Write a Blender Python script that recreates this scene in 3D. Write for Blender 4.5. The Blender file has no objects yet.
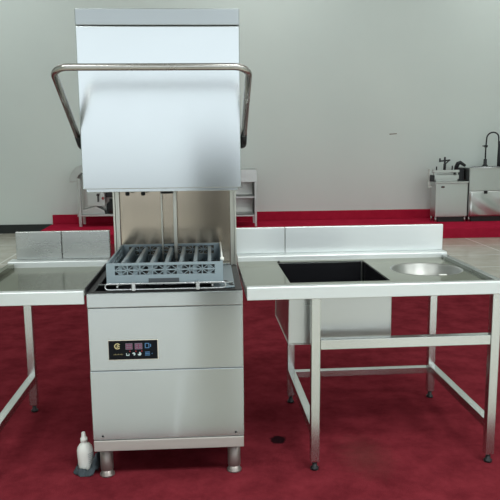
import bpy, bmesh, math, random
from mathutils import Vector, Matrix, noise
random.seed(7)
S = bpy.context.scene
COL = S.collection
V = Vector
PI = math.pi

# ------------------------------------------------------------------ materials
def nodes_of(name):
    m = bpy.data.materials.new(name)
    m.use_nodes = True
    nt = m.node_tree
    return m, nt, nt.nodes['Principled BSDF']

def plain(name, col, rough=.5, metal=0.0, spec=.5, coat=0.0):
    m, nt, b = nodes_of(name)
    b.inputs['Base Color'].default_value = (*col, 1)
    b.inputs['Roughness'].default_value = rough
    b.inputs['Metallic'].default_value = metal
    b.inputs['Specular IOR Level'].default_value = spec
    b.inputs['Coat Weight'].default_value = coat
    n = nt.nodes.new('ShaderNodeTexNoise'); n.inputs['Scale'].default_value = 35; n.inputs['Detail'].default_value = 3
    tc = nt.nodes.new('ShaderNodeTexCoord'); nt.links.new(tc.outputs['Object'], n.inputs['Vector'])
    r = nt.nodes.new('ShaderNodeMapRange'); r.inputs['To Min'].default_value = max(0.02, rough-.04); r.inputs['To Max'].default_value = min(1, rough+.04)
    nt.links.new(n.outputs['Fac'], r.inputs['Value']); nt.links.new(r.outputs['Result'], b.inputs['Roughness'])
    return m

def steel(name, col, rough, metal=1.0, aniso=.4, stretch=(1.0, 30, 30), var=.03, blotch=.05, bump=.03, grain=.02, edge=None):
    """brushed sheet steel: fine brush lines along x, soft blotches in the polish"""
    m, nt, b = nodes_of(name)
    L = nt.links.new
    b.inputs['Metallic'].default_value = metal
    b.inputs['Anisotropic'].default_value = aniso
    if edge: b.inputs['Specular Tint'].default_value = (*edge, 1)
    b.inputs['Anisotropic Rotation'].default_value = .25
    tc = nt.nodes.new('ShaderNodeTexCoord')
    mp = nt.nodes.new('ShaderNodeMapping'); mp.inputs['Scale'].default_value = stretch
    L(tc.outputs['Object'], mp.inputs['Vector'])
    n1 = nt.nodes.new('ShaderNodeTexNoise'); n1.inputs['Scale'].default_value = 4; n1.inputs['Detail'].default_value = 4
    L(mp.outputs['Vector'], n1.inputs['Vector'])
    n2 = nt.nodes.new('ShaderNodeTexNoise'); n2.inputs['Scale'].default_value = 5; n2.inputs['Detail'].default_value = 2
    L(tc.outputs['Object'], n2.inputs['Vector'])
    a = nt.nodes.new('ShaderNodeMapRange'); a.inputs['To Min'].default_value = rough-var; a.inputs['To Max'].default_value = rough+var
    L(n1.outputs['Fac'], a.inputs['Value'])
    a2 = nt.nodes.new('ShaderNodeMapRange'); a2.inputs['To Min'].default_value = -blotch; a2.inputs['To Max'].default_value = blotch
    L(n2.outputs['Fac'], a2.inputs['Value'])
    ad = nt.nodes.new('ShaderNodeMath'); ad.operation = 'ADD'; ad.use_clamp = True
    L(a.outputs['Result'], ad.inputs[0]); L(a2.outputs['Result'], ad.inputs[1]); L(ad.outputs[0], b.inputs['Roughness'])
    mx = nt.nodes.new('ShaderNodeMix'); mx.data_type = 'RGBA'
    mx.inputs['A'].default_value = (*[c*(1-grain) for c in col], 1); mx.inputs['B'].default_value = (*[min(1, c*(1+grain)) for c in col], 1)
    L(n1.outputs['Fac'], mx.inputs['Factor']); L(mx.outputs['Result'], b.inputs['Base Color'])
    if bump <= 0: return m
    bp = nt.nodes.new('ShaderNodeBump'); bp.inputs['Strength'].default_value = bump; bp.inputs['Distance'].default_value = .02
    L(n2.outputs['Fac'], bp.inputs['Height']); L(bp.outputs['Normal'], b.inputs['Normal'])
    return m

M = {}
M['film'] = steel('film_covered_steel', (.50, .535, .548), .17, metal=.92, bump=0, aniso=.7, var=0, blotch=.02, grain=0)
M['film_side'] = steel('machine_side_steel', (.55, .56, .55), .38)
M['steel'] = steel('brushed_steel', (.375, .39, .38), .27, blotch=.05, var=.012, grain=.01, bump=.004)
M['steel_apron'] = steel('table_edge_steel', (.67, .71, .71), .40, metal=.78, bump=.01, var=.015, grain=.01)
M['steel_leg'] = steel('square_tube_steel', (.60, .62, .60), .24, stretch=(30, 30, 1), bump=0, var=.02, blotch=.03)
M['steel_top'] = steel('table_top_steel', (.43, .43, .40), .15, bump=.015, blotch=.03, var=.015, aniso=.2, edge=(.66, .66, .60))
M['steel_bowl'] = steel('sink_bowl_steel', (.50, .52, .51), .30)
M['steel_dish'] = steel('spun_dish_steel', (.43, .44, .425), .46, var=.02, blotch=.03, bump=.01)
M['strip'] = steel('hood_cap_steel', (.37, .40, .415), .34)
M['base_steel'] = steel('plinth_steel', (.52, .50, .47), .45, metal=.7)
M['leg_steel'] = steel('round_leg_steel', (.30, .265, .25), .42, stretch=(90, 90, 2), metal=.75)
M['back_steel'] = steel('inner_back_steel', (.46, .40, .32), .15, stretch=(30, 30, 1), bump=0, var=.01, blotch=.03, aniso=0)
M['column'] = steel('column_steel', (.50, .50, .45), .32, stretch=(90, 90, 1.5))
M['tube'] = steel('handle_tube_steel', (.43, .42, .40), .26, stretch=(20, 20, 20), bump=0, var=.01, grain=.01)
M['chrome'] = plain('polished_wire', (.56, .58, .60), .28, 1.0)
M['tank'] = plain('tank_dark_steel', (.055, .055, .06), .38, .6)
M['bowl_shade'] = plain('painted_bowl_shade', (.010, .010, .012), .22)  # near-black colour carries the shade inside the sink bowl
M['black'] = plain('black_rubber', (.012, .012, .013), .5)
M['rack'] = plain('blue_grey_plastic', (.225, .285, .32), .42)
M['rack_dark'] = plain('dark_grey_plastic', (.05, .06, .07), .45)
M['white'] = plain('white_plastic', (.80, .82, .78), .4)
M['label_grey'] = plain('faded_label_print', (.50, .53, .53), .6)
M['rag'] = plain('dark_grey_cloth', (.055, .07, .08), .95, spec=.1)
M['panel'] = plain('black_glossy_foil', (.004, .005, .007), .35, spec=.12)
M['panel_edge'] = plain('cream_foil_edge', (.70, .62, .50), .5)
M['gold'] = plain('gold_print', (.60, .52, .27), .5)
M['gold_dim'] = plain('worn_gold_print', (.16, .13, .06), .5)
M['blue'] = plain('blue_print', (.06, .17, .34), .5)
M['icon'] = plain('white_print', (.50, .60, .62), .5)
M['bezel'] = plain('grey_violet_window', (.16, .14, .19), .4)
M['baseboard'] = plain('black_skirting', (.012, .016, .017), .35)
M['dark_metal'] = plain('dark_iron', (.035, .037, .04), .45, .7)
M['bg_steel'] = steel('display_steel', (.52, .54, .53), .34, bump=.18)
M['bg_dull'] = steel('dull_display_steel', (.50, .50, .48), .42)
M['brown'] = plain('brown_tape', (.16, .13, .09), .8)
M['pillar'] = plain('dark_painted_mullion', (.05, .055, .06), .5)
M['red'] = plain('red_knob_plastic', (.25, .03, .03), .4)

def emit(name, col, s):
    m, nt, b = nodes_of(name)
    b.inputs['Base Color'].default_value = (*col, 1)
    b.inputs['Emission Color'].default_value = (*col, 1)
    b.inputs['Emission Strength'].default_value = s
    return m
M['led'] = emit('magenta_digit', (.15, .010, .05), .32)
M['led_red'] = emit('red_lamp', (.4, .02, .03), .3)

def wall_mat():
    m, nt, b = nodes_of('pale_grey_green_paint'); L = nt.links.new
    tc = nt.nodes.new('ShaderNodeTexCoord')
    n = nt.nodes.new('ShaderNodeTexNoise'); n.inputs['Scale'].default_value = .7; n.inputs['Detail'].default_value = 5
    L(tc.outputs['Object'], n.inputs['Vector'])
    cr = nt.nodes.new('ShaderNodeValToRGB')
    cr.color_ramp.elements[0].position = .3; cr.color_ramp.elements[0].color = (.615, .690, .668, 1)
    cr.color_ramp.elements[1].position = .7; cr.color_ramp.elements[1].color = (.655, .728, .700, 1)
    L(n.outputs['Fac'], cr.inputs['Fac']); L(cr.outputs['Color'], b.inputs['Base Color'])
    b.inputs['Roughness'].default_value = .8
    n2 = nt.nodes.new('ShaderNodeTexNoise'); n2.inputs['Scale'].default_value = 60
    L(tc.outputs['Object'], n2.inputs['Vector'])
    bp = nt.nodes.new('ShaderNodeBump'); bp.inputs['Strength'].default_value = .08; L(n2.outputs['Fac'], bp.inputs['Height']); L(bp.outputs['Normal'], b.inputs['Normal'])
    return m
M['wall'] = wall_mat()
M['ceiling'] = plain('white_ceiling_paint', (.72, .74, .73), .85)

def tile_mat():
    m, nt, b = nodes_of('beige_polished_tile'); L = nt.links.new
    tc = nt.nodes.new('ShaderNodeTexCoord')
    br = nt.nodes.new('ShaderNodeTexBrick'); br.offset = 0
    br.inputs['Scale'].default_value = 1.0; br.inputs['Brick Width'].default_value = .8; br.inputs['Row Height'].default_value = .8
    br.inputs['Mortar Size'].default_value = .011
    br.inputs['Color1'].default_value = (.50, .485, .41, 1); br.inputs['Color2'].default_value = (.53, .51, .44, 1); br.inputs['Mortar'].default_value = (.80, .80, .75, 1)
    L(tc.outputs['Object'], br.inputs['Vector'])
    n = nt.nodes.new('ShaderNodeTexNoise'); n.inputs['Scale'].default_value = 5; n.inputs['Detail'].default_value = 6
    L(tc.outputs['Object'], n.inputs['Vector'])
    mx = nt.nodes.new('ShaderNodeMix'); mx.data_type = 'RGBA'; mx.blend_type = 'MULTIPLY'; mx.inputs['Factor'].default_value = .5
    cr = nt.nodes.new('ShaderNodeValToRGB'); cr.color_ramp.elements[0].position = .35; cr.color_ramp.elements[0].color = (.7, .69, .66, 1); cr.color_ramp.elements[1].position = .65
    L(n.outputs['Fac'], cr.inputs['Fac']); L(br.outputs['Color'], mx.inputs['A']); L(cr.outputs['Color'], mx.inputs['B'])
    L(mx.outputs['Result'], b.inputs['Base Color'])
    b.inputs['Roughness'].default_value = .20
    return m
M['tile'] = tile_mat()
M['yard'] = plain('grey_asphalt_yard', (.24, .24, .23), .9)

def carpet_mat(name, stains):
    m, nt, b = nodes_of(name); L = nt.links.new
    tc = nt.nodes.new('ShaderNodeTexCoord')
    n = nt.nodes.new('ShaderNodeTexNoise'); n.inputs['Scale'].default_value = 5; n.inputs['Detail'].default_value = 9; n.inputs['Roughness'].default_value = .7
    L(tc.outputs['Object'], n.inputs['Vector'])
    cr = nt.nodes.new('ShaderNodeValToRGB')
    cr.color_ramp.elements[0].position = .36; cr.color_ramp.elements[0].color = (.122, .0145, .021, 1)
    cr.color_ramp.elements[1].position = .66; cr.color_ramp.elements[1].color = (.208, .026, .037, 1)
    L(n.outputs['Fac'], cr.inputs['Fac'])
    col = cr.outputs['Color']
    n3 = nt.nodes.new('ShaderNodeTexNoise'); n3.inputs['Scale'].default_value = 26; n3.inputs['Detail'].default_value = 3
    L(tc.outputs['Object'], n3.inputs['Vector'])
    for (x, y, r, tint, soft, ysc, amp) in stains:
        sub = nt.nodes.new('ShaderNodeVectorMath'); sub.operation = 'SUBTRACT'; sub.inputs[1].default_value = (x, y, 0)
        L(tc.outputs['Object'], sub.inputs[0])
        sc = nt.nodes.new('ShaderNodeVectorMath'); sc.operation = 'MULTIPLY'; sc.inputs[1].default_value = (1, ysc, 0)
        L(sub.outputs[0], sc.inputs[0])
        ln = nt.nodes.new('ShaderNodeVectorMath'); ln.operation = 'LENGTH'; L(sc.outputs[0], ln.inputs[0])
        jt = nt.nodes.new('ShaderNodeMath'); jt.operation = 'MULTIPLY_ADD'; jt.inputs[1].default_value = amp*r
        L(n3.outputs['Fac'], jt.inputs[0]); L(ln.outputs['Value'], jt.inputs[2])
        mr = nt.nodes.new('ShaderNodeMapRange'); mr.inputs['From Min'].default_value = r*(1-soft)+amp*r*.5; mr.inputs['From Max'].default_value = r+amp*r*.5
        mr.inputs['To Min'].default_value = tint[3]; mr.inputs['To Max'].default_value = 0
        L(jt.outputs[0], mr.inputs['Value'])
        mx = nt.nodes.new('ShaderNodeMix'); mx.data_type = 'RGBA'; mx.inputs['B'].default_value = (*tint[:3], 1)
        L(mr.outputs['Result'], mx.inputs['Factor']); L(col, mx.inputs['A']); col = mx.outputs['Result']
    L(col, b.inputs['Base Color'])
    b.inputs['Roughness'].default_value = .95
    b.inputs['Specular IOR Level'].default_value = 0
    n2 = nt.nodes.new('ShaderNodeTexNoise'); n2.inputs['Scale'].default_value = 260; n2.inputs['Detail'].default_value = 2
    L(tc.outputs['Object'], n2.inputs['Vector'])
    bp = nt.nodes.new('ShaderNodeBump'); bp.inputs['Strength'].default_value = .5; bp.inputs['Distance'].default_value = .004
    L(n2.outputs['Fac'], bp.inputs['Height']); L(bp.outputs['Normal'], b.inputs['Normal'])
    return m
M['carpet'] = carpet_mat('red_needle_felt_carpet', [
    (.512, .360, .045, (.012, .006, .008, .95), .35, .80, .9),
    (.90, .15, .16, (.10, .035, .030, .45), .9, .6, .8)])
M['carpet_platform'] = carpet_mat('bright_red_platform_carpet', [])
cr = [n for n in M['carpet_platform'].node_tree.nodes if n.type == 'VALTORGB'][0]
cr.color_ramp.elements[0].color = (.36, .014, .040, 1); cr.color_ramp.elements[1].color = (.44, .02, .052, 1)

# ------------------------------------------------------------------ mesh helpers
class MB:
    """collects shapes (given in world axes) into ONE mesh"""
    def __init__(self): self.bm = bmesh.new()
    def box(self, x0, x1, y0, y1, z0, z1, rot=None, piv=None):
        vs = [self.bm.verts.new(p) for p in [(x0,y0,z0),(x1,y0,z0),(x1,y1,z0),(x0,y1,z0),(x0,y0,z1),(x1,y0,z1),(x1,y1,z1),(x0,y1,z1)]]
        for f in [(3,2,1,0),(4,5,6,7),(0,1,5,4),(1,2,6,5),(2,3,7,6),(3,0,4,7)]:
            self.bm.faces.new([vs[i] for i in f])
        if rot is not None:
            bmesh.ops.rotate(self.bm, verts=vs, cent=piv or ((x0+x1)/2, (y0+y1)/2, (z0+z1)/2), matrix=rot)
        return self
    def bar(self, a, b, w, h, up=(0,0,1)):
        a, b = V(a), V(b); d = (b-a).normalized(); u = V(up)
        if abs(d.dot(u)) > .98: u = V((0,1,0))
        s = d.cross(u).normalized(); t = s.cross(d).normalized()
        vs = []
        for p in (a, b):
            for i, j in ((-1,-1),(1,-1),(1,1),(-1,1)):
                vs.append(self.bm.verts.new(p + s*(i*w/2) + t*(j*h/2)))
        for f in [(3,2,1,0),(4,5,6,7),(0,1,5,4),(1,2,6,5),(2,3,7,6),(3,0,4,7)]:
            self.bm.faces.new([vs[i] for i in f])
        return self
    def tube(self, pts, r, n=12, closed=False, smooth=True):
        pts = [V(p) for p in pts]; rings = []; k = len(pts)
        pu = None
        for i, p in enumerate(pts):
            if closed: d = (pts[(i+1) % k]-pts[i-1]).normalized()
            else: d = (pts[min(i+1, k-1)]-pts[max(i-1, 0)]).normalized()
            if pu is None:
                u = V((0,0,1)) if abs(d.z) < .9 else V((1,0,0))
            else: u = pu
            s = d.cross(u).normalized(); u = s.cross(d).normalized(); pu = u
            rr = r[i] if isinstance(r, (list, tuple)) else r
            rings.append([self.bm.verts.new(p + (s*math.cos(2*PI*j/n) + u*math.sin(2*PI*j/n))*rr) for j in range(n)])
        for i in range(k if closed else k-1):
            a, b = rings[i], rings[(i+1) % k]
            for j in range(n):
                f = self.bm.faces.new([a[j], a[(j+1) % n], b[(j+1) % n], b[j]]); f.smooth = smooth
        if not closed:
            self.bm.faces.new(rings[0][::-1]); self.bm.faces.new(rings[-1])
        return self
    def lathe(self, c, prof, n=32, axis='z', sc=(1,1), smooth=True, cap=True):
        """prof: list of (radius, height)"""
        rings = []
        for r, h in prof:
            ring = []
            for j in range(n):
                a = 2*PI*j/n; x, y = r*math.cos(a)*sc[0], r*math.sin(a)*sc[1]
                p = {'z': (x, y, h), 'y': (x, h, y), 'x': (h, x, y)}[axis]
                ring.append(self.bm.verts.new(V(c)+V(p)))
            rings.append(ring)
        for a, b in zip(rings, rings[1:]):
            for j in range(n):
                f = self.bm.faces.new([a[j], a[(j+1) % n], b[(j+1) % n], b[j]]); f.smooth = smooth
        if cap:
            if prof[0][0] > 0: self.bm.faces.new(rings[0][::-1])
            if prof[-1][0] > 0: self.bm.faces.new(rings[-1])
        return self
    def prism(self, poly, axis, a, b):
        """poly in the two other axes, extruded from a to b"""
        def P(u, v, w): return {'x': (w, u, v), 'y': (u, w, v), 'z': (u, v, w)}[axis]
        A = [self.bm.verts.new(P(u, v, a)) for u, v in poly]; B = [self.bm.verts.new(P(u, v, b)) for u, v in poly]
        self.bm.faces.new(A[::-1]); self.bm.faces.new(B)
        k = len(poly)
        for i in range(k): self.bm.faces.new([A[i], A[(i+1) % k], B[(i+1) % k], B[i]])
        return self
    def build(self, name, mat, parent=None, bevel=0, seg=2, off=(0,0,0)):
        bmesh.ops.remove_doubles(self.bm, verts=self.bm.verts, dist=1e-6)
        bmesh.ops.recalc_face_normals(self.bm, faces=self.bm.faces)
        if parent is not None:
            o_ = ROOT_LOC.get(root_of(parent).name, V((0,0,0)))
            bmesh.ops.translate(self.bm, verts=self.bm.verts, vec=-o_)
        me = bpy.data.meshes.new(name); self.bm.to_mesh(me); self.bm.free()
        o = bpy.data.objects.new(name, me); COL.objects.link(o); me.materials.append(mat)
        if parent is not None: o.parent = parent
        if bevel:
            md = o.modifiers.new('edge', 'BEVEL'); md.width = bevel; md.segments = seg; md.limit_method = 'ANGLE'; md.angle_limit = math.radians(40)
        return o
ROOT_LOC = {}
def root_of(o):
    while o.parent is not None: o = o.parent
    return o
def tag(o, label=None, cat=None, group=None, kind=None):
    if label: o['label'] = label
    if cat: o['category'] = cat
    if group: o['group'] = group
    if kind: o['kind'] = kind
    return o
def thing(name, loc, label, cat, group=None):
    o = bpy.data.objects.new(name, None); COL.objects.link(o)
    o.location = loc; o.empty_display_size = .1
    ROOT_LOC[o.name] = V(loc)
    return tag(o, label, cat, group)
def struct(name, mb, mat, bevel=0):
    return tag(mb.build(name, mat, bevel=bevel), kind='structure')
def arc(c, r, a0, a1, n, plane='xz'):
    out = []
    for i in range(n+1):
        a = math.radians(a0+(a1-a0)*i/n); u, v = r*math.cos(a), r*math.sin(a)
        out.append(V(c)+V({'xz': (u, 0, v), 'yz': (0, u, v), 'xy': (u, v, 0)}[plane]))
    return out

# ------------------------------------------------------------------ the room
XL, XR, YB, YF, ZC = -6.0, 9.0, 8.53, -7.0, 5.2
struct('floor', MB().box(XL, XR, YF, YB, -.12, -.008), M['tile'])
struct('ground', MB().box(XL-8, XR+8, YF-18, YF-.001, -.13, -.02), M['yard'])
struct('wall_back', MB().box(XL, XR, YB, YB+.2, -.1, ZC), M['wall'])
struct('wall_left', MB().box(XL-.2, XL, YF, YB, -.1, ZC), M['wall'])
struct('wall_right', MB().box(XR, XR+.2, YF, YB, -.1, ZC), M['wall'])
w = MB(); w.box(XL, -3.0, YF-.2, YF, -.1, ZC); w.box(-3.0, XR, YF-.2, YF, 3.9, ZC); w.box(7.4, XR, YF-.2, YF, -.1, 3.9)
struct('wall_front', w, M['wall'])
struct('ceiling', MB().box(XL, XR, YF, YB, ZC, ZC+.2), M['ceiling'])
struct('added_dark_column', MB().lathe((.27, -3.55, 0), [(.23, -.008), (.23, 1.38), (.21, 1.40)], 32), M['pillar'])  # unseen column added to put a dark band into the steel's reflection
struct('trim_2', MB().box(2.05, 2.55, YF-.15, YF+.1, -.008, 3.9), M['pillar'])
struct('trim_3', MB().box(4.9, 5.1, YF-.15, YF+.1, -.008, 3.9), M['pillar'])
struct('baseboard_back', MB().box(XL, -2.40, YB-.02, YB, -.008, .135), M['baseboard'], .004)

# carpet in the foreground with a runner to the platform
c = MB()
c.prism([(-4.6,-.45), (5.2,-.45), (5.2,3.75), (1.25,3.75), (1.25,7.098), (-1.45,7.098), (-1.45,3.75), (-4.6,3.75)], 'z', -.0079, 0)
tag(c.build('carpet', M['carpet']), 'dark red worn carpet on the floor under the dishwasher and tables', 'carpet')
p = thing('display_platform', (1.8, 7.8, -.008), 'low platform in bright red carpet along the back wall', 'platform')
MB().box(-2.374, 7.5, 7.10, 8.528, -.0078, .14).build('platform_deck', M['carpet_platform'], p, .006)
MB().box(-2.374, 7.5, 8.49, 8.528, .1405, .287).build('upstand', M['carpet_platform'], p, .006)
t = MB()
bm = t.bm
t.box(3.19, 3.315, 8.526, 8.5299, 1.538, 1.552, rot=Matrix.Rotation(math.radians(-4), 3, 'Y'))
tag(t.build('tape_strip', M['brown']), 'small brown strip of tape stuck high on the pale back wall', 'tape')

# ------------------------------------------------------------------ hood dishwasher
HW = .3275
d = thing('hood_dishwasher', (0, .33, 0), 'tall stainless hood dishwasher standing between the two steel tables, hood raised', 'dishwasher')
# cabinet
MB().box(-HW+.002, HW-.002, .004, .012, .5015, .7745).build('control_fascia', M['film'], d, .0015)
MB().box(-HW, HW, 0, .012, .7775, .839).build('top_fascia', M['film'], d, .003)
MB().box(-HW, HW, .001, .012, .190, .4985).build('lower_panel', M['film'], d, .0025)
MB().box(-HW+.002, HW-.002, -.002, .66, .138, .187).build('plinth_strip', M['base_steel'], d, .003)
b = MB()
b.box(-HW, -HW+.012, .0125, .66, .1875, .838); b.box(HW-.012, HW, .0125, .66, .1875, .838); b.box(-HW+.012, HW-.012, .648, .66, .1875, .838)
b.box(-HW+.012, HW-.012, .0125, .018, .1875, .776)
b.build('cabinet_body', M['film_side'], d, .0015)
for x in (-.285, .290):
    s = MB(); s.lathe((x, .001, .207), [(0, -.0035), (.0035, -.003), (.0052, 0)], 12, 'y', cap=False); s.build('screw', M['dark_metal'], d)
# wash tank
b = MB()
b.box(-.315, .315, .0185, .647, .70, .712)
b.box(-.3154, -.300, .0185, .647, .712, .832); b.box(.300, .3154, .0185, .647, .712, .832)
b.box(-.300, .300, .0185, .030, .712, .832); b.box(-.300, .300, .635, .647, .712, .832)
b.build('wash_tank', M['tank'], d)
b = MB()
b.box(-.3265, -.298, .014, .659, .8325, .842); b.box(.298, .3265, .014, .659, .8325, .842)
b.box(-.298, .298, .014, .034, .8325, .842); b.box(-.298, .298, .632, .659, .8325, .842)
b.build('tank_seal', M['black'], d, .002)
MB().bar((-.3325, .02, .845), (-.3325, .62, .845), .006, .03).build('side_gasket', M['black'], d)
b = MB(); b.prism([(.205,.834), (.297,.838), (.297,.842), (.205,.838)], 'y', .075, .60)
st = b.build('strainer_tray', M['rack'], d)
MB().bar((.258, .20, .8422), (.288, .10, .8435), .012, .002).build('tray_slot', M['black'], st)
# legs
for x in (-.283, .283):
    for y in (.062, .59):
        l = MB().lathe((x, y, 0), [(.027, .028), (.0285, .03), (.0285, .138)], 24).build('leg', M['leg_steel'], d)
        MB().lathe((x, y, 0), [(.033, .0005), (.033, .007), (.026, .012), (.026, .0285)], 24).build('leg_foot', M['leg_steel'], l)
# rear columns and back sheet
for x0, x1 in ((-.284, -.252), (.296, .332-.006)):
    b = MB()
    b.box(x0, x0+.010, .585, .62, .8425, 1.93); b.box(x1-.010, x1, .585, .62, .8425, 1.93); b.box(x0+.010, x1-.010, .597, .62, .8425, 1.93)
    b.build('rear_column', M['column'], d, .0015)
b = MB(); b.box(-.251, -.045, .606, .612, .8425, 1.90); b.box(.033, .2955, .606, .612, .8425, 1.90); b.box(-.045, .033, .622, .628, .8425, 1.90)
b.box(-.2515, .2955, .612, .622, .8425, .86)
b.build('back_sheet', M['back_steel'], d, .001)
b = MB(); b.box(-.049, -.041, .594, .628, .8425, 1.90); b.box(.012, .030, .590, .628, .8425, 1.90)
b.build('lift_rail', M['column'], d, .002)
b = MB()
b.tube([(-.235, .50, 1.232), (-.06, .50, 1.233)], .007, 10)
for x in (-.20, -.125): b.lathe((x, .50, 1.214), [(.009, -.006), (.011, .004), (.008, .014)], 12)
b.lathe((0, .33, 1.24), [(.03, -.01), (.03, .03), (.012, .04), (.012, .35)], 16)
b.tube([(-.06, .50, 1.233), (-.02, .42, 1.24), (0, .33, 1.25)], .007, 10)
b.build('wash_arm', M['black'], d)
# hood: an open-bottomed box
b = MB()
b.box(-HW, HW, .040, .052, 1.272, 1.9225)
b.box(-HW, -HW+.012, .052, .66, 1.272, 1.985); b.box(HW-.012, HW, .052, .66, 1.272, 1.985)
b.box(-HW+.012, HW-.012, .648, .66, 1.272, 1.985); b.box(-HW+.012, HW-.012, .052, .648, 1.973, 1.985)
hood = b.build('hood', M['film'], d, .003)
MB().box(-HW, HW, .0385, .0515, 1.9255, 1.9905).build('hood_cap', M['strip'], hood, .003)
b = MB(); b.box(-.306, .312, .046, .060, 1.2585, 1.2735); b.box(-.315, -.306, .046, .64, 1.2585, 1.2735); b.box(.306, .315, .06, .64, 1.2585, 1.2735)
b.build('hood_lip', M['film'], hood, .002)
# lifting handle
hx, yb, zb_, rc = .3425, -.36, 1.722, .055
py, pz = .13, 1.452
A = V((0, py, pz)); B = V((0, yb, zb_)); dirv = (B-A).normalized()
def corner(sx):
    # from arm along dirv to the bar along -sx*x, rounded
    P = V((sx*hx, yb, zb_)); u = -dirv; v = V((-sx, 0, 0)); out = []
    cen = P + u*rc + v*rc
    for i in range(9):
        a = PI/2*i/8
        out.append(cen - v*rc*math.cos(a) - u*rc*math.sin(a))
    return out
pts = [V((-hx, py, pz))] + corner(-1) + corner(1)[::-1] + [V((hx, py, pz))]
b = MB(); b.tube(pts, .0125, 16)
hd = b.build('lift_handle', M['tube'], d)
for sx in (-1, 1):
    b = MB(); a0 = V((sx*hx, py, pz)); b.tube([a0+dirv*.085, a0+dirv*.0, a0-dirv*.018], [.0128, .0148, .011], 14)
    b.lathe((sx*HW, py, pz), [(.02, sx*.0005), (.02, sx*.012), (.012, sx*.016)], 16, 'x')
    b.build('pivot_sleeve', M['dark_metal'], hd)
# control panel
cp = MB(); cp.box(-.246, -.036, .0008, .0038, .5475, .634)
cp = cp.build('control_panel', M['panel_edge'], d, .001)
MB().box(-.2445, -.0385, -.0006, .0008, .5505, .633).build('fascia_foil', M['panel'], cp)
PX = lambda px: -.244+(px-108.5)/49.5*.209    # across the foil
PZ = lambda py: .633-(py-341)/19*.083
yp = -.0014
def flat(name, mat, quads, y0=yp, y1=-.0006):
    g = MB()
    for x0, x1, z0, z1 in quads: g.box(x0, x1, y0, y1, z0, z1)
    return g.build(name, mat, cp)
# round gold emblem: an open ring with a hooked bar inside
g = MB(); cx_, cz_ = PX(117.2), PZ(346.5)
def ringseg(g, r0, r1, a0, a1, n=20):
    for i in range(n):
        aa, bb = math.radians(a0+(a1-a0)*i/n), math.radians(a0+(a1-a0)*(i+1)/n)
        g.prism([(cx_+r0*math.cos(aa), cz_+r0*math.sin(aa)), (cx_+r1*math.cos(aa), cz_+r1*math.sin(aa)), (cx_+r1*math.cos(bb), cz_+r1*math.sin(bb)), (cx_+r0*math.cos(bb), cz_+r0*math.sin(bb))], 'y', yp, -.0006)
ringseg(g, .0095, .013, 35, 325)
ringseg(g, .0032, .0058, -150, 120, 14)
g.box(cx_, cx_+.010, yp, -.0006, cz_-.0013, cz_+.0013)
g.build('emblem', M['gold'], cp)
# faded word line under the emblem, only tiny strokes can be made out
q = []; x = PX(112.8); k = 0
while x < PX(122):
    w_ = .0020+.0012*(k % 3); hgt = .0022+.0012*((k*7) % 3)
    q.append((x, x+w_, PZ(355.2), PZ(355.2)+hgt)); x += w_+.0011; k += 1
flat('faded_print', M['gold_dim'], q)
for pxa, pxb in ((125.3, 132.2), (134.5, 142)):
    wd = MB().box(PX(pxa), PX(pxb), yp, -.0006, PZ(350), PZ(343.8)).build('display_window', M['bezel'], cp)
    q = []
    z0, z1 = PZ(349.2), PZ(344.6); zm = (z0+z1)/2
    for cxd in (PX(pxa+(pxb-pxa)*.3), PX(pxa+(pxb-pxa)*.7)):
        hw, tk = .0058, .0022
        q += [(cxd-hw, cxd+hw, z1-tk, z1), (cxd-hw, cxd+hw, zm-tk/2, zm+tk/2), (cxd-hw, cxd+hw, z0, z0+tk)]
        for sx in (-1, 1):
            q += [(cxd+sx*hw-tk/2, cxd+sx*hw+tk/2, z0+tk, zm-tk/2), (cxd+sx*hw-tk/2, cxd+sx*hw+tk/2, zm+tk/2, z1-tk)]
    g = MB()
    for a_ in q: g.box(a_[0], a_[1], -.0022, -.0014, a_[2], a_[3])
    g.build('digits', M['led'], wd)
# blue symbols on the right: a plate outline and a grid
flat('blue_symbol', M['blue'], [(PX(144.6), PX(149), PZ(344.6), PZ(343.9)), (PX(144.6), PX(149), PZ(349), PZ(348.3)), (PX(144.6), PX(145.4), PZ(348.3), PZ(344.6)), (PX(148.2), PX(149), PZ(348.3), PZ(344.6)), (PX(149.7), PX(150.7), PZ(347.8), PZ(345))])
flat('blue_symbol', M['blue'], [(PX(144.6), PX(149.4), PZ(353.4), PZ(352.6)), (PX(144.6), PX(149.4), PZ(355), PZ(354.2)), (PX(144.6), PX(149.4), PZ(356.4), PZ(355.7)), (PX(151.3), PX(152), PZ(355), PZ(354.2))])
flat('cycle_symbol', M['icon'], [(PX(125.8), PX(128.8), PZ(356.2), PZ(355.6)), (PX(125.8), PX(126.4), PZ(355.6), PZ(353.6)), (PX(128.2), PX(128.8), PZ(355.6), PZ(354.2))])
g = MB(); g.lathe((PX(133.3), yp, PZ(354.6)), [(.0068, 0), (.0068, .0007)], 16, 'y'); g.build('cycle_symbol', M['icon'], cp)
g = MB(); g.lathe((PX(139), yp, PZ(354.6)), [(.0078, 0), (.0078, .0007)], 16, 'y'); g.build('cycle_symbol', M['icon'], cp)
flat('cycle_cutout', M['panel'], [(PX(131.4), PX(133.2), PZ(356.4), PZ(354.4))], yp-.0004, yp)
flat('cycle_cutout', M['panel'], [(PX(137), PX(138.6), PZ(354.6), PZ(352.9))], yp-.0004, yp)
for px_ in (129, 135, 141): flat('indicator_lamp', M['led_red'], [(PX(px_), PX(px_+.9), PZ(352.2), PZ(351.4))])
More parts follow.
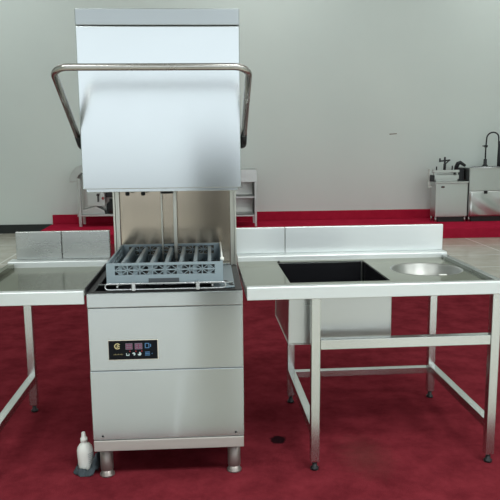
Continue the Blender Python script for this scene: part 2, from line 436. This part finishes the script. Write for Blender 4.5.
# wire rack carrier: loop at the front, side rods to the back
b = MB()
xa, xb, zlo, zhi, yl = -.250, .256, .851, .876, .012
rr = (zhi-zlo)/2; zc = (zlo+zhi)/2
loop = arc((xb-rr, yl, zc), rr, -90, 90, 8) + arc((xa+rr, yl, zc), rr, 90, 270, 8)
b.tube(loop, .0030, 8, closed=True)
wc = b.build('rack_carrier', M['chrome'], d)
b = MB()
for x in (-.20, .20): b.tube([(x, yl+.004, .8625), (x, .60, .8625)], .004, 8)
for y in (.10, .56): b.tube([(-.29, y, .854), (.29, y, .854)], .0045, 8)
b.build('carrier_rods', M['chrome'], wc)
for x in (-.131, .138): MB().box(x-.008, x+.008, .004, .022, .846, .882).build('carrier_clip', M['chrome'], wc, .002)

# ------------------------------------------------------------------ dish rack
rk = thing('dish_rack', (0, .34, .867), 'blue grey plastic dish rack with slots on the open dishwasher', 'dish rack')
x0, x1, y0, y1, za, zb2 = -.250, .247, .062, .605, .8672, .955
th = .008
def lattice_wall(mb, a0, a1, lo, along, pos, cells=8, end=.036):
    """one openwork side: solid lower band, top rim, lattice of verticals, mid bar and crossed struts"""
    zl, zt_ = .903, .944
    def bx(u0, u1, z0_, z1_, t=th, o=0):
        if along == 'x': mb.box(u0, u1, pos+o, pos+o+t, z0_, z1_)
        else: mb.box(pos+o, pos+o+t, u0, u1, z0_, z1_)
    bx(a0, a1, za, zl); bx(a0, a1, zt_, zb2)
    bx(a0, a0+end, zl, zt_); bx(a1-end, a1, zl, zt_)
    s0, s1 = a0+end, a1-end; wv = (s1-s0)/cells; zm = (zl+zt_)/2
    for i in range(cells+1):
        u = s0+wv*i
        if 0 < i < cells: bx(u-.0022, u+.0022, zl, zt_, .006, .001)
    bx(s0, s1, zm-.0024, zm+.0024, .006, .001)
    for i in range(cells):
        ua = s0+wv*i; uc = ua+wv/2
        for (p_, q_) in (((ua, zm), (uc, zt_)), ((uc, zt_), (ua+wv, zm)), ((ua, zm), (uc, zl)), ((uc, zl), (ua+wv, zm))):
            pm, qm = V((p_[0]*.55+q_[0]*.45, 0, 0)).x, 0
            if along == 'x': mb.bar((p_[0], pos+.004, p_[1]), (q_[0], pos+.004, q_[1]), .0028, .0026, up=(0,1,0))
            else: mb.bar((pos+.004, p_[0], p_[1]), (pos+.004, q_[0], q_[1]), .0028, .0026, up=(1,0,0))
b = MB(); lattice_wall(b, x0, x1, za, 'x', y0); b.build('front_side', M['rack'], rk)
b = MB(); lattice_wall(b, x0, x1, za, 'x', y1-th); b.build('rear_side', M['rack'], rk)
b = MB(); lattice_wall(b, y0+th, y1-th, za, 'y', x0); b.build('end_side', M['rack'], rk)
b = MB(); lattice_wall(b, y0+th, y1-th, za, 'y', x1-th); b.build('end_side', M['rack'], rk)
b = MB()
for i in range(9): y = y0+.05+i*(y1-y0-.1)/8; b.box(x0+th, x1-th, y-.003, y+.003, za, za+.006)
for i in range(15): x = x0+.03+i*(x1-x0-.06)/14; b.box(x-.003, x+.003, y0+th, y1-th, za+.006, za+.011)
b.build('base_grid', M['rack_dark'], rk)
for i in range(7):
    x = x0+.058+i*(x1-x0-.116)/6
    b = MB()
    b.prism([(x-.009, za+.012), (x+.009, za+.012), (x+.0085, .938), (x+.006, .942), (x-.006, .942), (x-.0085, .938)], 'y', y0+th+.001, y1-th-.001)
    b.build('divider', M['rack'], rk)
b = MB(); b.box(-.072, .058, y0-.003, y0-.0002, za+.002, .888); b.build('grip_plate', M['rack_dark'], rk, .001)
b = MB(); b.tube([(x1-.003, y0+.05, .9585), (x1-.003, y1-.01, .9585)], .004, 8); b.lathe((x1-.003, y0+.05, .951), [(.009, 0), (.009, .012), (.004, .016)], 10)
b.build('rim_bead', M['white'], rk)

# ------------------------------------------------------------------ left table
lt = thing('steel_dish_table', (-.6, .4, 0), 'bare stainless steel side table left of the dishwasher, with upright splashback', 'table')
TX0, TX1 = -.845, -.3375
b = MB()
b.box(TX0, TX1, .030, .70, .822, .828)                                  # sunken deck
b.box(TX0, TX0+.03, .03, .70, .8285, .85)
o = b.build('table_top', M['steel_top'], lt, .001)
b = MB(); b.prism([(0,.794), (.012,.794), (.012,.836), (.03,.836), (.03,.852), (.004,.852), (0,.848)], 'x', TX0, TX1)
b.build('front_edge', M['steel_apron'], lt, .003, 3)
b = MB(); b.prism([(.7005,.800), (.79,.800), (.79,.860), (.704,.860), (.7005,.856)], 'x', TX0-.004, TX1)
b.build('rear_ledge', M['steel_apron'], lt, .002)
b = MB(); b.box(TX0+.026, -.583, .768, .789, .8605, 1.006); b.build('splashback_sheet', M['steel'], lt, .003)
b = MB(); b.box(-.5815, TX1+.006, .7665, .789, .8605, 1.0065); b.build('splashback_sheet', M['steel'], lt, .003)
b = MB(); b.box(TX0, TX0+.012, .0305, .70, .795, .8215); b.build('side_skirt', M['steel_apron'], lt, .002)
lg = []
for y in (.05, .828):
    l = MB().box(-.812, -.770, y-.021, y+.021, .038, .7995 if y > .5 else .8215).build('leg', M['steel_leg'], lt, .003)
    MB().lathe((-.791, y, 0), [(.019, .0005), (.019, .010), (.011, .016), (.011, .0385)], 18).build('leveling_foot', M['dark_metal'], l)
MB().box(-.811, -.771, .0715, .8065, .168, .208).build('side_rail', M['steel_leg'], lt, .003)

# ------------------------------------------------------------------ right sink table
rt = thing('steel_sink_table', (.345, 0, 0), 'stainless steel sink table right of the dishwasher, with square sink and round basin', 'sink table')
RX0, RX1 = .345, 1.470
DZ = .838
SX0, SX1, SY0, SY1 = .548, 1.002, .135, .655      # sink opening
DC = (1.250, .385); DR = .168                     # round basin
b = MB(); bm = b.bm
def rect_with_holes():
    zt_ = DZ
    Y0_, Y1_ = .03, .70
    # left part and strips round the square opening
    for (a0, a1, c0, c1) in ((RX0, SX0, Y0_, Y1_), (SX0, SX1, Y0_, SY0), (SX0, SX1, SY1, Y1_), (SX1, 1.040, Y0_, Y1_), (1.440, RX1-.03, Y0_, Y1_)):
        b.box(a0, a1, c0, c1, zt_-.004, zt_)
    # plate with the round opening
    n = 64; inner = []; outer = []
    ax0, ax1 = 1.040, 1.440
    for i in range(n):
        a = 2*PI*i/n; c_, s_ = math.cos(a), math.sin(a)
        inner.append((DC[0]+DR*c_, DC[1]+DR*s_))
        tx = ((ax1-DC[0])/c_ if c_ > 1e-9 else (ax0-DC[0])/c_ if c_ < -1e-9 else 1e9)
        ty = ((Y1_-DC[1])/s_ if s_ > 1e-9 else (Y0_-DC[1])/s_ if s_ < -1e-9 else 1e9)
        t_ = min(tx, ty); outer.append((DC[0]+t_*c_, DC[1]+t_*s_))
    corners = [(ax1, Y1_), (ax0, Y1_), (ax0, Y0_), (ax1, Y0_)]
    vi = [bm.verts.new((x, y, zt_)) for x, y in inner]; vo = [bm.verts.new((x, y, zt_)) for x, y in outer]
    vc = [bm.verts.new((x, y, zt_)) for x, y in corners]
    def edge_id(p):
        x, y = p
        if abs(x-ax1) < 1e-6: return 0
        if abs(y-Y1_) < 1e-6: return 1
        if abs(x-ax0) < 1e-6: return 2
        return 3
    for i in range(n):
        j = (i+1) % n
        ei, ej = edge_id(outer[i]), edge_id(outer[j])
        if ei == ej: bm.faces.new([vi[i], vo[i], vo[j], vi[j]])
        else: bm.faces.new([vi[i], vo[i], vc[ei], vo[j], vi[j]])
rect_with_holes()
b.build('table_top', M['steel_top'], rt)
b = MB(); b.prism([(0,.794), (.012,.794), (.012,.842), (.03,.842), (.03,.852), (.004,.852), (0,.848)], 'x', RX0, RX1)
b.build('front_edge', M['steel_apron'], rt, .003, 3)
b = MB(); b.prism([(RX1-.030,.834), (RX1-.026,.834), (RX1-.026,.848), (RX1-.004,.848), (RX1-.004,.795), (RX1,.795), (RX1,.853), (RX1-.030,.853)], 'y', .0305, .7)
b.build('side_edge', M['steel'], rt, .0015)
b = MB(); b.prism([(.7005,.800), (.79,.800), (.79,.868), (.706,.868), (.7005,.862)], 'x', RX0, RX1)
b.build('rear_ledge', M['steel_apron'], rt, .002)
b = MB(); b.box(RX0-.004, .604, .768, .789, .8685, 1.007); b.build('splashback_sheet', M['steel_apron'], rt, .003)
b = MB(); b.box(.6055, RX1-.002, .7675, .789, .8685, 1.0075); b.build('splashback_sheet', M['steel_apron'], rt, .003)
b = MB(); b.box(RX0, RX0+.01, .0305, .70, .795, .833); b.build('side_skirt', M['steel_apron'], rt, .002)
# square bowl, an open tray with walls
b = MB(); zbt, w_ = .552, .006; zt_ = DZ-.0045
b.box(SX0-w_, SX1+w_, SY0-w_, SY1+w_, zbt, zbt+.006)
b.box(SX0-w_, SX0, SY0-w_, SY1+w_, zbt+.006, zt_); b.box(SX1, SX1+w_, SY0-w_, SY1+w_, zbt+.006, zt_)
b.box(SX0, SX1, SY0-w_, SY0, zbt+.006, zt_); b.box(SX0, SX1, SY1, SY1+w_, zbt+.006, zt_)
sk = b.build('sink_bowl', M['steel_bowl'], rt, .004)
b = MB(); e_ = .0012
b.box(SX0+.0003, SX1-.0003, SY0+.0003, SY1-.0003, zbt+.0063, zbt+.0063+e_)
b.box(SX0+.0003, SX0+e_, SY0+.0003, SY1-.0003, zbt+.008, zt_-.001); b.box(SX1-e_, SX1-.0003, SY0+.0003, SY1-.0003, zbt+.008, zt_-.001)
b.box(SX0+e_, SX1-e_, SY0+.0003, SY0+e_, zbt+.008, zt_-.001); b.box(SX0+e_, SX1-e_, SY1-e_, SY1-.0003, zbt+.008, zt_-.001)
b.build('bowl_shade_sheet', M['bowl_shade'], sk)  # thin black sheets stand in for the shade in the bowl
MB().bar((SX1-.006, SY1-.006, zbt+.02), (SX1-.006, SY1-.006, zt_-.002), .012, .004, up=(1,-1,0)).build('corner_glint', M['steel_dish'], sk)  # steel strip added as the bright reflection along the bowl corner
b = MB(); b.lathe((.775, .40, zbt), [(.05, .0062), (.05, .009), (.04, .009), (.03, .0065), (0, .0065)], 24, cap=False)
b.lathe((.775, .40, zbt), [(.045, -.002), (.028, -.012), (.028, -.06)], 24); b.build('drain', M['chrome'], sk)
# overflow dot near the back corner
b = MB(); b.lathe((.56, .675, DZ+.0002), [(.006, 0), (.006, .002), (.003, .004)], 12); b.build('plug', M['black'], rt)
# round basin
b = MB()
prof = [(DR+.006, .0004), (DR+.002, .0008), (DR-.003, -.002), (DR-.007, -.012), (DR-.016, -.040), (DR-.034, -.066), (DR-.062, -.084), (.06, -.094), (.032, -.096)]
b.lathe((DC[0], DC[1], DZ), prof, 56, cap=False)
prof2 = [(.032, -.0985), (.06, -.0965), (DR-.060, -.0865), (DR-.032, -.068), (DR-.0135, -.041), (DR-.0050, -.0125), (DR-.0050, -.0045)]
b.lathe((DC[0], DC[1], DZ), prof2, 56, cap=False)
ds = b.build('round_basin', M['steel_dish'], rt)
b = MB(); b.lathe((DC[0], DC[1], DZ), [(.036, -.0940), (.032, -.0925), (.026, -.095), (.026, -.120)], 28, cap=False)
b.build('drain_ring', M['chrome'], ds)
MB().box(1.258, 1.294, .218, .234, DZ+.0006, DZ+.0034).build('rim_bright_spot', M['white'], ds, .001)  # small white piece added for a bright spot on the front rim
# legs
for x in (.645, 1.449):
    for y in (.036, .838):
        l = MB().box(x-.020, x+.020, y-.020, y+.020, .040, .7935 if y > .5 else .7935).build('leg', M['steel_leg'], rt, .003)
        MB().lathe((x, y, 0), [(.019, .0005), (.019, .010), (.011, .016), (.011, .0405)], 18).build('leveling_foot', M['dark_metal'], l)
b = MB(); b.box(.6655, 1.4285, .018, .056, .560, .606); b.build('front_rail', M['steel_leg'], rt, .003)
b = MB(); b.box(.6655, 1.4285, .820, .856, .148, .186); b.build('rear_rail', M['steel_leg'], rt, .003)
for x in (.645, 1.449): MB().box(x-.019, x+.019, .0565, .8175, .158, .202).build('side_rail', M['steel_leg'], rt, .003)
b = MB()
for x in (.645, 1.449): b.box(x-.019, x+.019, .790, .857, .7940, .800)
b.box(.626, 1.468, .790, .855, .800, .806); b.build('rear_bracket', M['steel_leg'], rt)
rt.rotation_euler = (0, 0, math.radians(.9))

# ------------------------------------------------------------------ bottle and rag
bx_, by_ = -.383, .118
bt = thing('squeeze_bottle', (bx_, by_, .0005), 'white plastic squeeze bottle standing by the dishwasher front leg', 'bottle')
c0 = V((bx_, by_, .0005))
b = MB(); b.lathe(c0, [(.030, 0), (.034, .003), (.0355, .010), (.0365, .07), (.0360, .092), (.0325, .108), (.024, .120), (.0165, .127), (.0145, .130), (.0145, .1335)], 36)
b.build('bottle_body', M['white'], bt)
b = MB(); b.lathe(c0, [(.0160, .134), (.0155, .150), (.0120, .152), (.0105, .158), (.0085, .174), (.007, .177)], 24); b.build('nozzle_cap', M['white'], bt)
b = MB()
for i in range(7):
    z = .0005+.030+i*.0085; n = 10
    a0, a1 = math.radians(-62), math.radians(-8-6*(i % 3))
    for k in range(n):
        p_ = [a0+(a1-a0)*(k+f)/n for f in (0, 1)]
        vs = []
        for (a, zz) in ((p_[0], z), (p_[1], z+.001), (p_[1], z+.005), (p_[0], z+.004)):
            vs.append(b.bm.verts.new((bx_+.0369*math.cos(a), by_+.0369*math.sin(a), zz)))
        b.bm.faces.new(vs)
b.build('label_lines', M['label_grey'], bt)
bt.rotation_euler = (math.radians(-1), math.radians(-3), 0)

rg = MB()
nx, ny = 56, 56; grid = {}
def rag_h(x, y):
    rad = math.hypot(x-bx_, y-by_); ang = math.atan2(y-by_, x-bx_)
    q = V((x*42, y*42, 3.1))
    fold = abs(noise.noise(q*.8))*.034 + noise.fractal(q*1.6, 1.0, 2.0, 3)*.010
    side = max(0, math.cos(ang+.1))                       # piled up on the machine side of the bottle
    base = .012 + .070*side**2*min(1, max(0, (rad-.036)/.02))
    return max(.002, base+fold)
for i in range(nx+1):
    for j in range(ny+1):
        x = bx_-.055+.118*i/nx; y = by_-.085+.150*j/ny
        rad = math.hypot(x-bx_, y-by_)
        if rad < .0405 or x > -.3185: continue
        cx2, cy2 = (x-(bx_+.006))/.062, (y-(by_-.012))/.070
        lim = 1+.16*noise.noise(V((x*30, y*30, 1)))
        e = math.hypot(cx2, cy2)
        if e > lim: continue
        h = rag_h(x, y)*min(1, (lim-e)*5+.12)
        grid[i, j] = rg.bm.verts.new((x, y, max(.0015, h)))
for (i, j), v0 in list(grid.items()):
    k = [(i, j), (i+1, j), (i+1, j+1), (i, j+1)]
    if all(t_ in grid for t_ in k):
        f = rg.bm.faces.new([grid[t_] for t_ in k]); f.smooth = True
for v_ in [v for v in rg.bm.verts if not v.link_faces]: rg.bm.verts.remove(v_)
rgo = rg.build('cleaning_rag', M['rag'])
sd = rgo.modifiers.new('thick', 'SOLIDIFY'); sd.thickness = .0012; sd.offset = -1
tag(rgo, 'crumpled dark grey rag on the carpet around the white bottle', 'rag')

# ------------------------------------------------------------------ equipment on the platform
PZ0 = .1405
def foot_leg(mb, x, y, z1, w=.035):
    mb.box(x-w/2, x+w/2, y-w/2, y+w/2, PZ0, z1)
# left: steel unit with a rolled guard, half hidden by the hood
lu = thing('steel_processing_unit', (-1.45, 8.0, PZ0), 'grey steel unit with rolled top guard, left behind the raised hood', 'kitchen machine')
for x, y in ((-1.84, 8.05), (-1.84, 8.38), (-1.02, 8.05), (-1.02, 8.38)):
    b = MB(); foot_leg(b, x, y, .90 if x < -1.5 else .88, .045); b.build('leg', M['bg_steel'], lu, .004)
b = MB(); b.box(-1.88, -.98, 8.02, 8.41, .302, .335); b.build('bottom_shelf', M['bg_steel'], lu, .004)
b = MB(); b.box(-1.815, -1.045, 8.30, 8.32, .336, .94); b.build('rear_panel', M['bg_dull'], lu, .004)
b = MB(); b.prism([(-1.815,.336), (-1.46,.336), (-1.46,.38), (-1.60,.46), (-1.815,.40)], 'y', 8.08, 8.29); b.build('drip_tray', M['bg_steel'], lu, .006)
b = MB(); pr = []
for k in range(13): a = math.radians(185-k*14); pr.append((-1.715+.265*math.cos(a), .865+.255*math.sin(a)))
pi_ = [(-1.72+(x+1.72)*.55, .865+(z-.865)*.55) for x, z in pr]
b.prism(pr+pi_[::-1], 'y', 8.03, 8.36); b.build('rolled_guard', M['bg_steel'], lu, .003)
b = MB(); b.tube([(-1.62, 8.0, .86), (-1.60, 7.99, .93), (-1.55, 7.99, .99), (-1.47, 8.0, 1.02)], .025, 10); b.tube([(-1.55, 8.02, .80), (-1.53, 8.0, .90), (-1.45, 8.0, .93)], .018, 10)
b.build('hose', M['bg_dull'], lu)
b = MB(); b.box(-1.60, -1.10, 8.05, 8.28, .70, .87); b.build('upper_housing', M['bg_dull'], lu, .01)
b = MB(); b.box(-1.43, -1.16, 8.02, 8.25, .60, .70); b.build('motor_box', M['dark_metal'], lu, .01)
b = MB(); b.lathe((-1.29, 8.14, .345), [(.14, 0), (.15, .05), (.15, .14), (.10, .19), (.10, .22)], 20); b.build('gear_case', M['dark_metal'], lu)
b = MB(); b.lathe((-1.55, 8.045, .64), [(.022, -.02), (.018, -.05), (0, -.05)], 14, 'y', cap=False); b.bar((-1.55, 8.03, .62), (-1.55, 8.03, .53), .02, .02); b.build('lever', M['black'], lu)
b = MB(); b.box(-1.72, -1.45, 8.06, 8.075, .46, .69); b.build('front_cover', M['bg_steel'], lu, .004)
b = MB(); b.lathe((-1.475, 8.058, .585), [(.022, -.03), (.022, 0)], 14, 'y'); b.build('knob', M['red'], lu)
# centre: shelf stand right of the hood
ss = thing('steel_shelf_stand', (.6, 7.95, PZ0), 'narrow steel shelf stand on the platform, just right of the hood', 'stand')
for x, y in ((.905, 7.72), (.905, 8.18), (.28, 7.72), (.28, 8.18)):
    b = MB(); foot_leg(b, x, y, 1.0, .035); b.build('leg', M['bg_steel'], ss, .004)
b = MB(); b.box(.26, .925, 7.70, 8.20, 1.001, 1.02); b.box(.26, .925, 7.692, 7.70, .83, 1.02); b.build('top_box', M['bg_steel'], ss, .003)
b = MB(); b.box(.2985, .8865, 7.705, 8.195, .585, .610); b.build('middle_shelf', M['bg_steel'], ss, .003)
b = MB(); b.box(.2985, .8865, 7.705, 8.195, .300, .325); b.build('bottom_shelf', M['bg_steel'], ss, .003)
b = MB(); b.box(.2985, .8865, 8.19, 8.198, .326, .829); b.build('back_panel', M['bg_dull'], ss)
b = MB(); b.box(.883, .8868, 7.739, 8.16, .326, .829); b.build('side_panel', M['dark_metal'], ss)
# right: press cabinet
pc = thing('press_cabinet', (4.05, 8.1, PZ0), 'short steel cabinet with a screw press frame and small dark oval badge', 'kitchen machine')
b = MB(); b.box(3.795, 4.315, 7.90, 8.16, .222, .755); b.build('cabinet_body', M['bg_steel'], pc, .006)
b = MB(); b.box(3.785, 4.325, 7.89, 8.17, .756, .785); b.build('cabinet_top', M['bg_steel'], pc, .004)
b = MB(); b.box(3.85, 4.285, 7.894, 7.899, .245, .73); b.build('front_door', M['bg_steel'], pc, .002)
for x, y in ((3.815, 7.93), (4.29, 7.93), (3.815, 8.13), (4.29, 8.13)):
    b = MB(); b.lathe((x, y, 0), [(.016, PZ0), (.016, .2215)], 12); b.build('leg', M['bg_dull'], pc)
b = MB(); b.box(3.84, 4.27, 7.92, 8.10, PZ0, .2215); b.build('gap_shadow', M['black'], pc)  # black block stands in for the shadow under the cabinet
b = MB(); b.lathe((3.905, 7.8935, .70), [(.032, -.006), (.032, 0)], 20, 'y', sc=(1, .5)); bd = b.build('oval_badge', M['dark_metal'], pc)
b = MB(); b.box(3.890, 3.920, 7.885, 7.8872, .697, .703); b.build('badge_stripe', M['red'], bd)
b = MB(); b.box(3.80, 4.20, 8.0, 8.14, .815, .885); b.box(3.82, 4.18, 8.0, 8.14, .786, .815); b.build('press_block', M['bg_steel'], pc, .004)
b = MB(); b.box(3.77, 4.20, 7.99, 8.05, .925, .965)
for x in (3.80, 4.17): b.box(x-.012, x+.012, 8.0, 8.04, .885, .925)
b.build('press_bar', M['bg_steel'], pc, .003)
b = MB(); b.box(3.722, 3.790, 7.96, 8.10, .785, .885); b.build('press_motor', M['dark_metal'], pc, .006)
b = MB(); b.box(3.70, 3.722, 8.0, 8.03, .69, .98); b.bar((3.70, 8.015, .70), (3.80, 8.015, .70), .02, .02); b.build('side_post', M['bg_dull'], pc)
for x, zt_ in ((3.835, 1.02), (4.09, 1.03)):
    b = MB(); b.lathe((x, 8.02, 0), [(.011, .9655), (.011, zt_)], 10); b.build('guide_rod', M['dark_metal'], pc)
b = MB(); b.lathe((3.965, 8.02, 0), [(.022, .9655), (.022, 1.06), (.016, 1.062), (.016, 1.17)], 12); b.bar((3.885, 8.02, 1.105), (4.05, 8.02, 1.12), .024, .024)
b.bar((3.965, 8.02, 1.05), (4.04, 8.02, 1.12), .016, .016); b.lathe((3.885, 8.02, 1.09), [(.014, 0), (.014, .06)], 10)
b.build('press_screw', M['dark_metal'], pc)
# right: sink cabinet with tap
sc_ = thing('sink_cabinet', (4.9, 8.1, PZ0), 'taller steel sink cabinet with tap, cut by the right photo edge', 'sink cabinet')
CX0, CX1 = 4.335, 5.45
b = MB(); b.box(CX0, CX1, 7.905, 8.42, .235, .97); b.build('cabinet_body', M['bg_steel'], sc_, .006)
b = MB(); b.box(CX0+.004, CX1-.004, 7.893, 7.904, .63, .985); b.build('upper_panel', M['bg_steel'], sc_, .004)
b = MB()
n = 20
vg = [[b.bm.verts.new((CX0+.004+(CX1-CX0-.008)*i/n, 7.893-.022*math.sin(PI*j/n)*(.5+.5*math.sin(i*.9+j*.35)), .225+.395*j/n)) for j in range(n+1)] for i in range(n+1)]
for i in range(n):
    for j in range(n):
        f = b.bm.faces.new([vg[i][j], vg[i+1][j], vg[i+1][j+1], vg[i][j+1]]); f.smooth = True
lp = b.build('lower_door', M['bg_steel'], sc_); s_ = lp.modifiers.new('thick', 'SOLIDIFY'); s_.thickness = .006; s_.offset = -1
b = MB(); b.box(4.575, 4.625, 7.862, 7.8925, .585, .635); b.build('door_catch', M['black'], sc_, .005)
b = MB(); b.box(CX0-.01, 4.42, 7.89, 8.43, .971, .995); b.box(5.05, CX1, 7.89, 8.43, .971, .995); b.box(4.42, 5.05, 7.89, 7.95, .971, .995); b.box(4.42, 5.05, 8.30, 8.43, .971, .995)
b.build('worktop', M['bg_steel'], sc_, .003)
b = MB(); b.lathe((4.735, 8.125, .985), [(.315, .006), (.318, .018), (.30, .022), (.27, -.02), (.10, -.10), (0, -.105)], 36, sc=(1, .55), cap=False); b.build('basin', M['chrome'], sc_)
for x, y in ((4.36, 7.94), (5.42, 7.94), (4.36, 8.39), (5.42, 8.39)):
    b = MB(); b.lathe((x, y, 0), [(.016, PZ0), (.016, .2345)], 12); b.build('leg', M['bg_dull'], sc_)
b = MB(); b.box(4.39, 5.40, 7.92, 8.36, PZ0, .2345); b.build('gap_shadow', M['black'], sc_)  # shadow below the sink cabinet, made as a black block
b = MB()
b.lathe((4.765, 8.36, 0), [(.045, .9955), (.045, 1.02), (.028, 1.03), (.026, 1.12)], 14)
pts = [V((4.765, 8.36, 1.12)), V((4.765, 8.36, 1.30)), V((4.775, 8.36, 1.47))] + [V((4.775+.09-.09*math.cos(a), 8.36-.05*math.sin(a/2), 1.47+.085*math.sin(a))) for a in [PI*k/10 for k in range(1, 11)]] + [V((4.955, 8.30, 1.40))]
b.tube(pts, .012, 10)
b.lathe((4.767, 8.36, 1.33), [(.026, -.02), (.03, 0), (.026, .02)], 12); b.bar((4.767, 8.36, 1.33), (4.71, 8.36, 1.335), .018, .018)
b.build('tap', M['dark_metal'], sc_)
b = MB(); b.tube([(4.965, 8.28, 1.0), (4.965, 8.28, 1.16), (4.965, 8.29, 1.33), (4.958, 8.30, 1.41)], [.03, .032, .024, .018], 10); b.build('spray_handle', M['dark_metal'], sc_)
# dark hose coil between the two cabinets
hz = MB()
path = [V((4.215, 8.26, .792)), V((4.225, 8.24, .90)), V((4.23, 8.22, 1.0)), V((4.25, 8.20, 1.06)), V((4.285, 8.2, 1.075)), V((4.33, 8.2, 1.045)), V((4.37, 8.2, 1.02))]
hz.tube(path, [.028, .03, .034, .034, .03, .026, .022], 12)
hz.box(4.222, 4.318, 8.10, 8.30, .7865, .99)
tag(hz.build('black_motor_pump', M['dark_metal'], bevel=.004), 'dark pump with bent hose between the press and sink cabinets', 'pump')

# ------------------------------------------------------------------ light
wd = bpy.data.worlds.new('World'); S.world = wd; wd.use_nodes = True
bg = wd.node_tree.nodes['Background']
bg.inputs['Color'].default_value = (.89, .96, 1.0, 1); bg.inputs['Strength'].default_value = 1.9
def area(name, loc, sx, sy, power, col=(1, 1, 1), rot=(0, 0, 0)):
    l = bpy.data.lights.new(name, 'AREA'); l.shape = 'RECTANGLE'; l.size = sx; l.size_y = sy; l.energy = power; l.color = col
    o = bpy.data.objects.new(name, l); COL.objects.link(o); o.location = loc; o.rotation_euler = rot
    return o
for (x, y, e) in ((-3.4, 6.9, 48), (1.0, 6.9, 48), (5.4, 6.9, 48), (-2.6, 1.5, 12), (2.0, 1.5, 14), (6.2, 1.5, 14), (-2.2, -3.2, 125), (2.0, -3.2, 215), (6.2, -3.2, 170)):
    area('added_top_light', (x, y, ZC-.1), 2.4, 1.2, e, (.97, 1.0, .98))  # unseen overhead lights, added to brighten wall, carpet and floor

# ------------------------------------------------------------------ camera
cam = bpy.data.cameras.new('camera'); co = bpy.data.objects.new('camera', cam); COL.objects.link(co)
pitch, yaw, roll = .1591, .0583, -.0094
f = V((math.sin(yaw)*math.cos(pitch), math.cos(yaw)*math.cos(pitch), -math.sin(pitch)))
r = V((math.cos(yaw), -math.sin(yaw), 0)); u = r.cross(f)
R = r*math.cos(roll)+u*math.sin(roll); U = u*math.cos(roll)-r*math.sin(roll)
co.matrix_world = Matrix(((R.x, U.x, -f.x, .1944), (R.y, U.y, -f.y, -2.8344), (R.z, U.z, -f.z, 1.4675), (0, 0, 0, 1)))
cam.sensor_width = 36; cam.lens = 685.5/500*36
cam.clip_start = .05
S.camera = co
S.view_settings.view_transform = 'Standard'; S.view_settings.look = 'None'; S.view_settings.gamma = 1
S.view_settings.use_curve_mapping = False
S.view_settings.exposure = 0.0
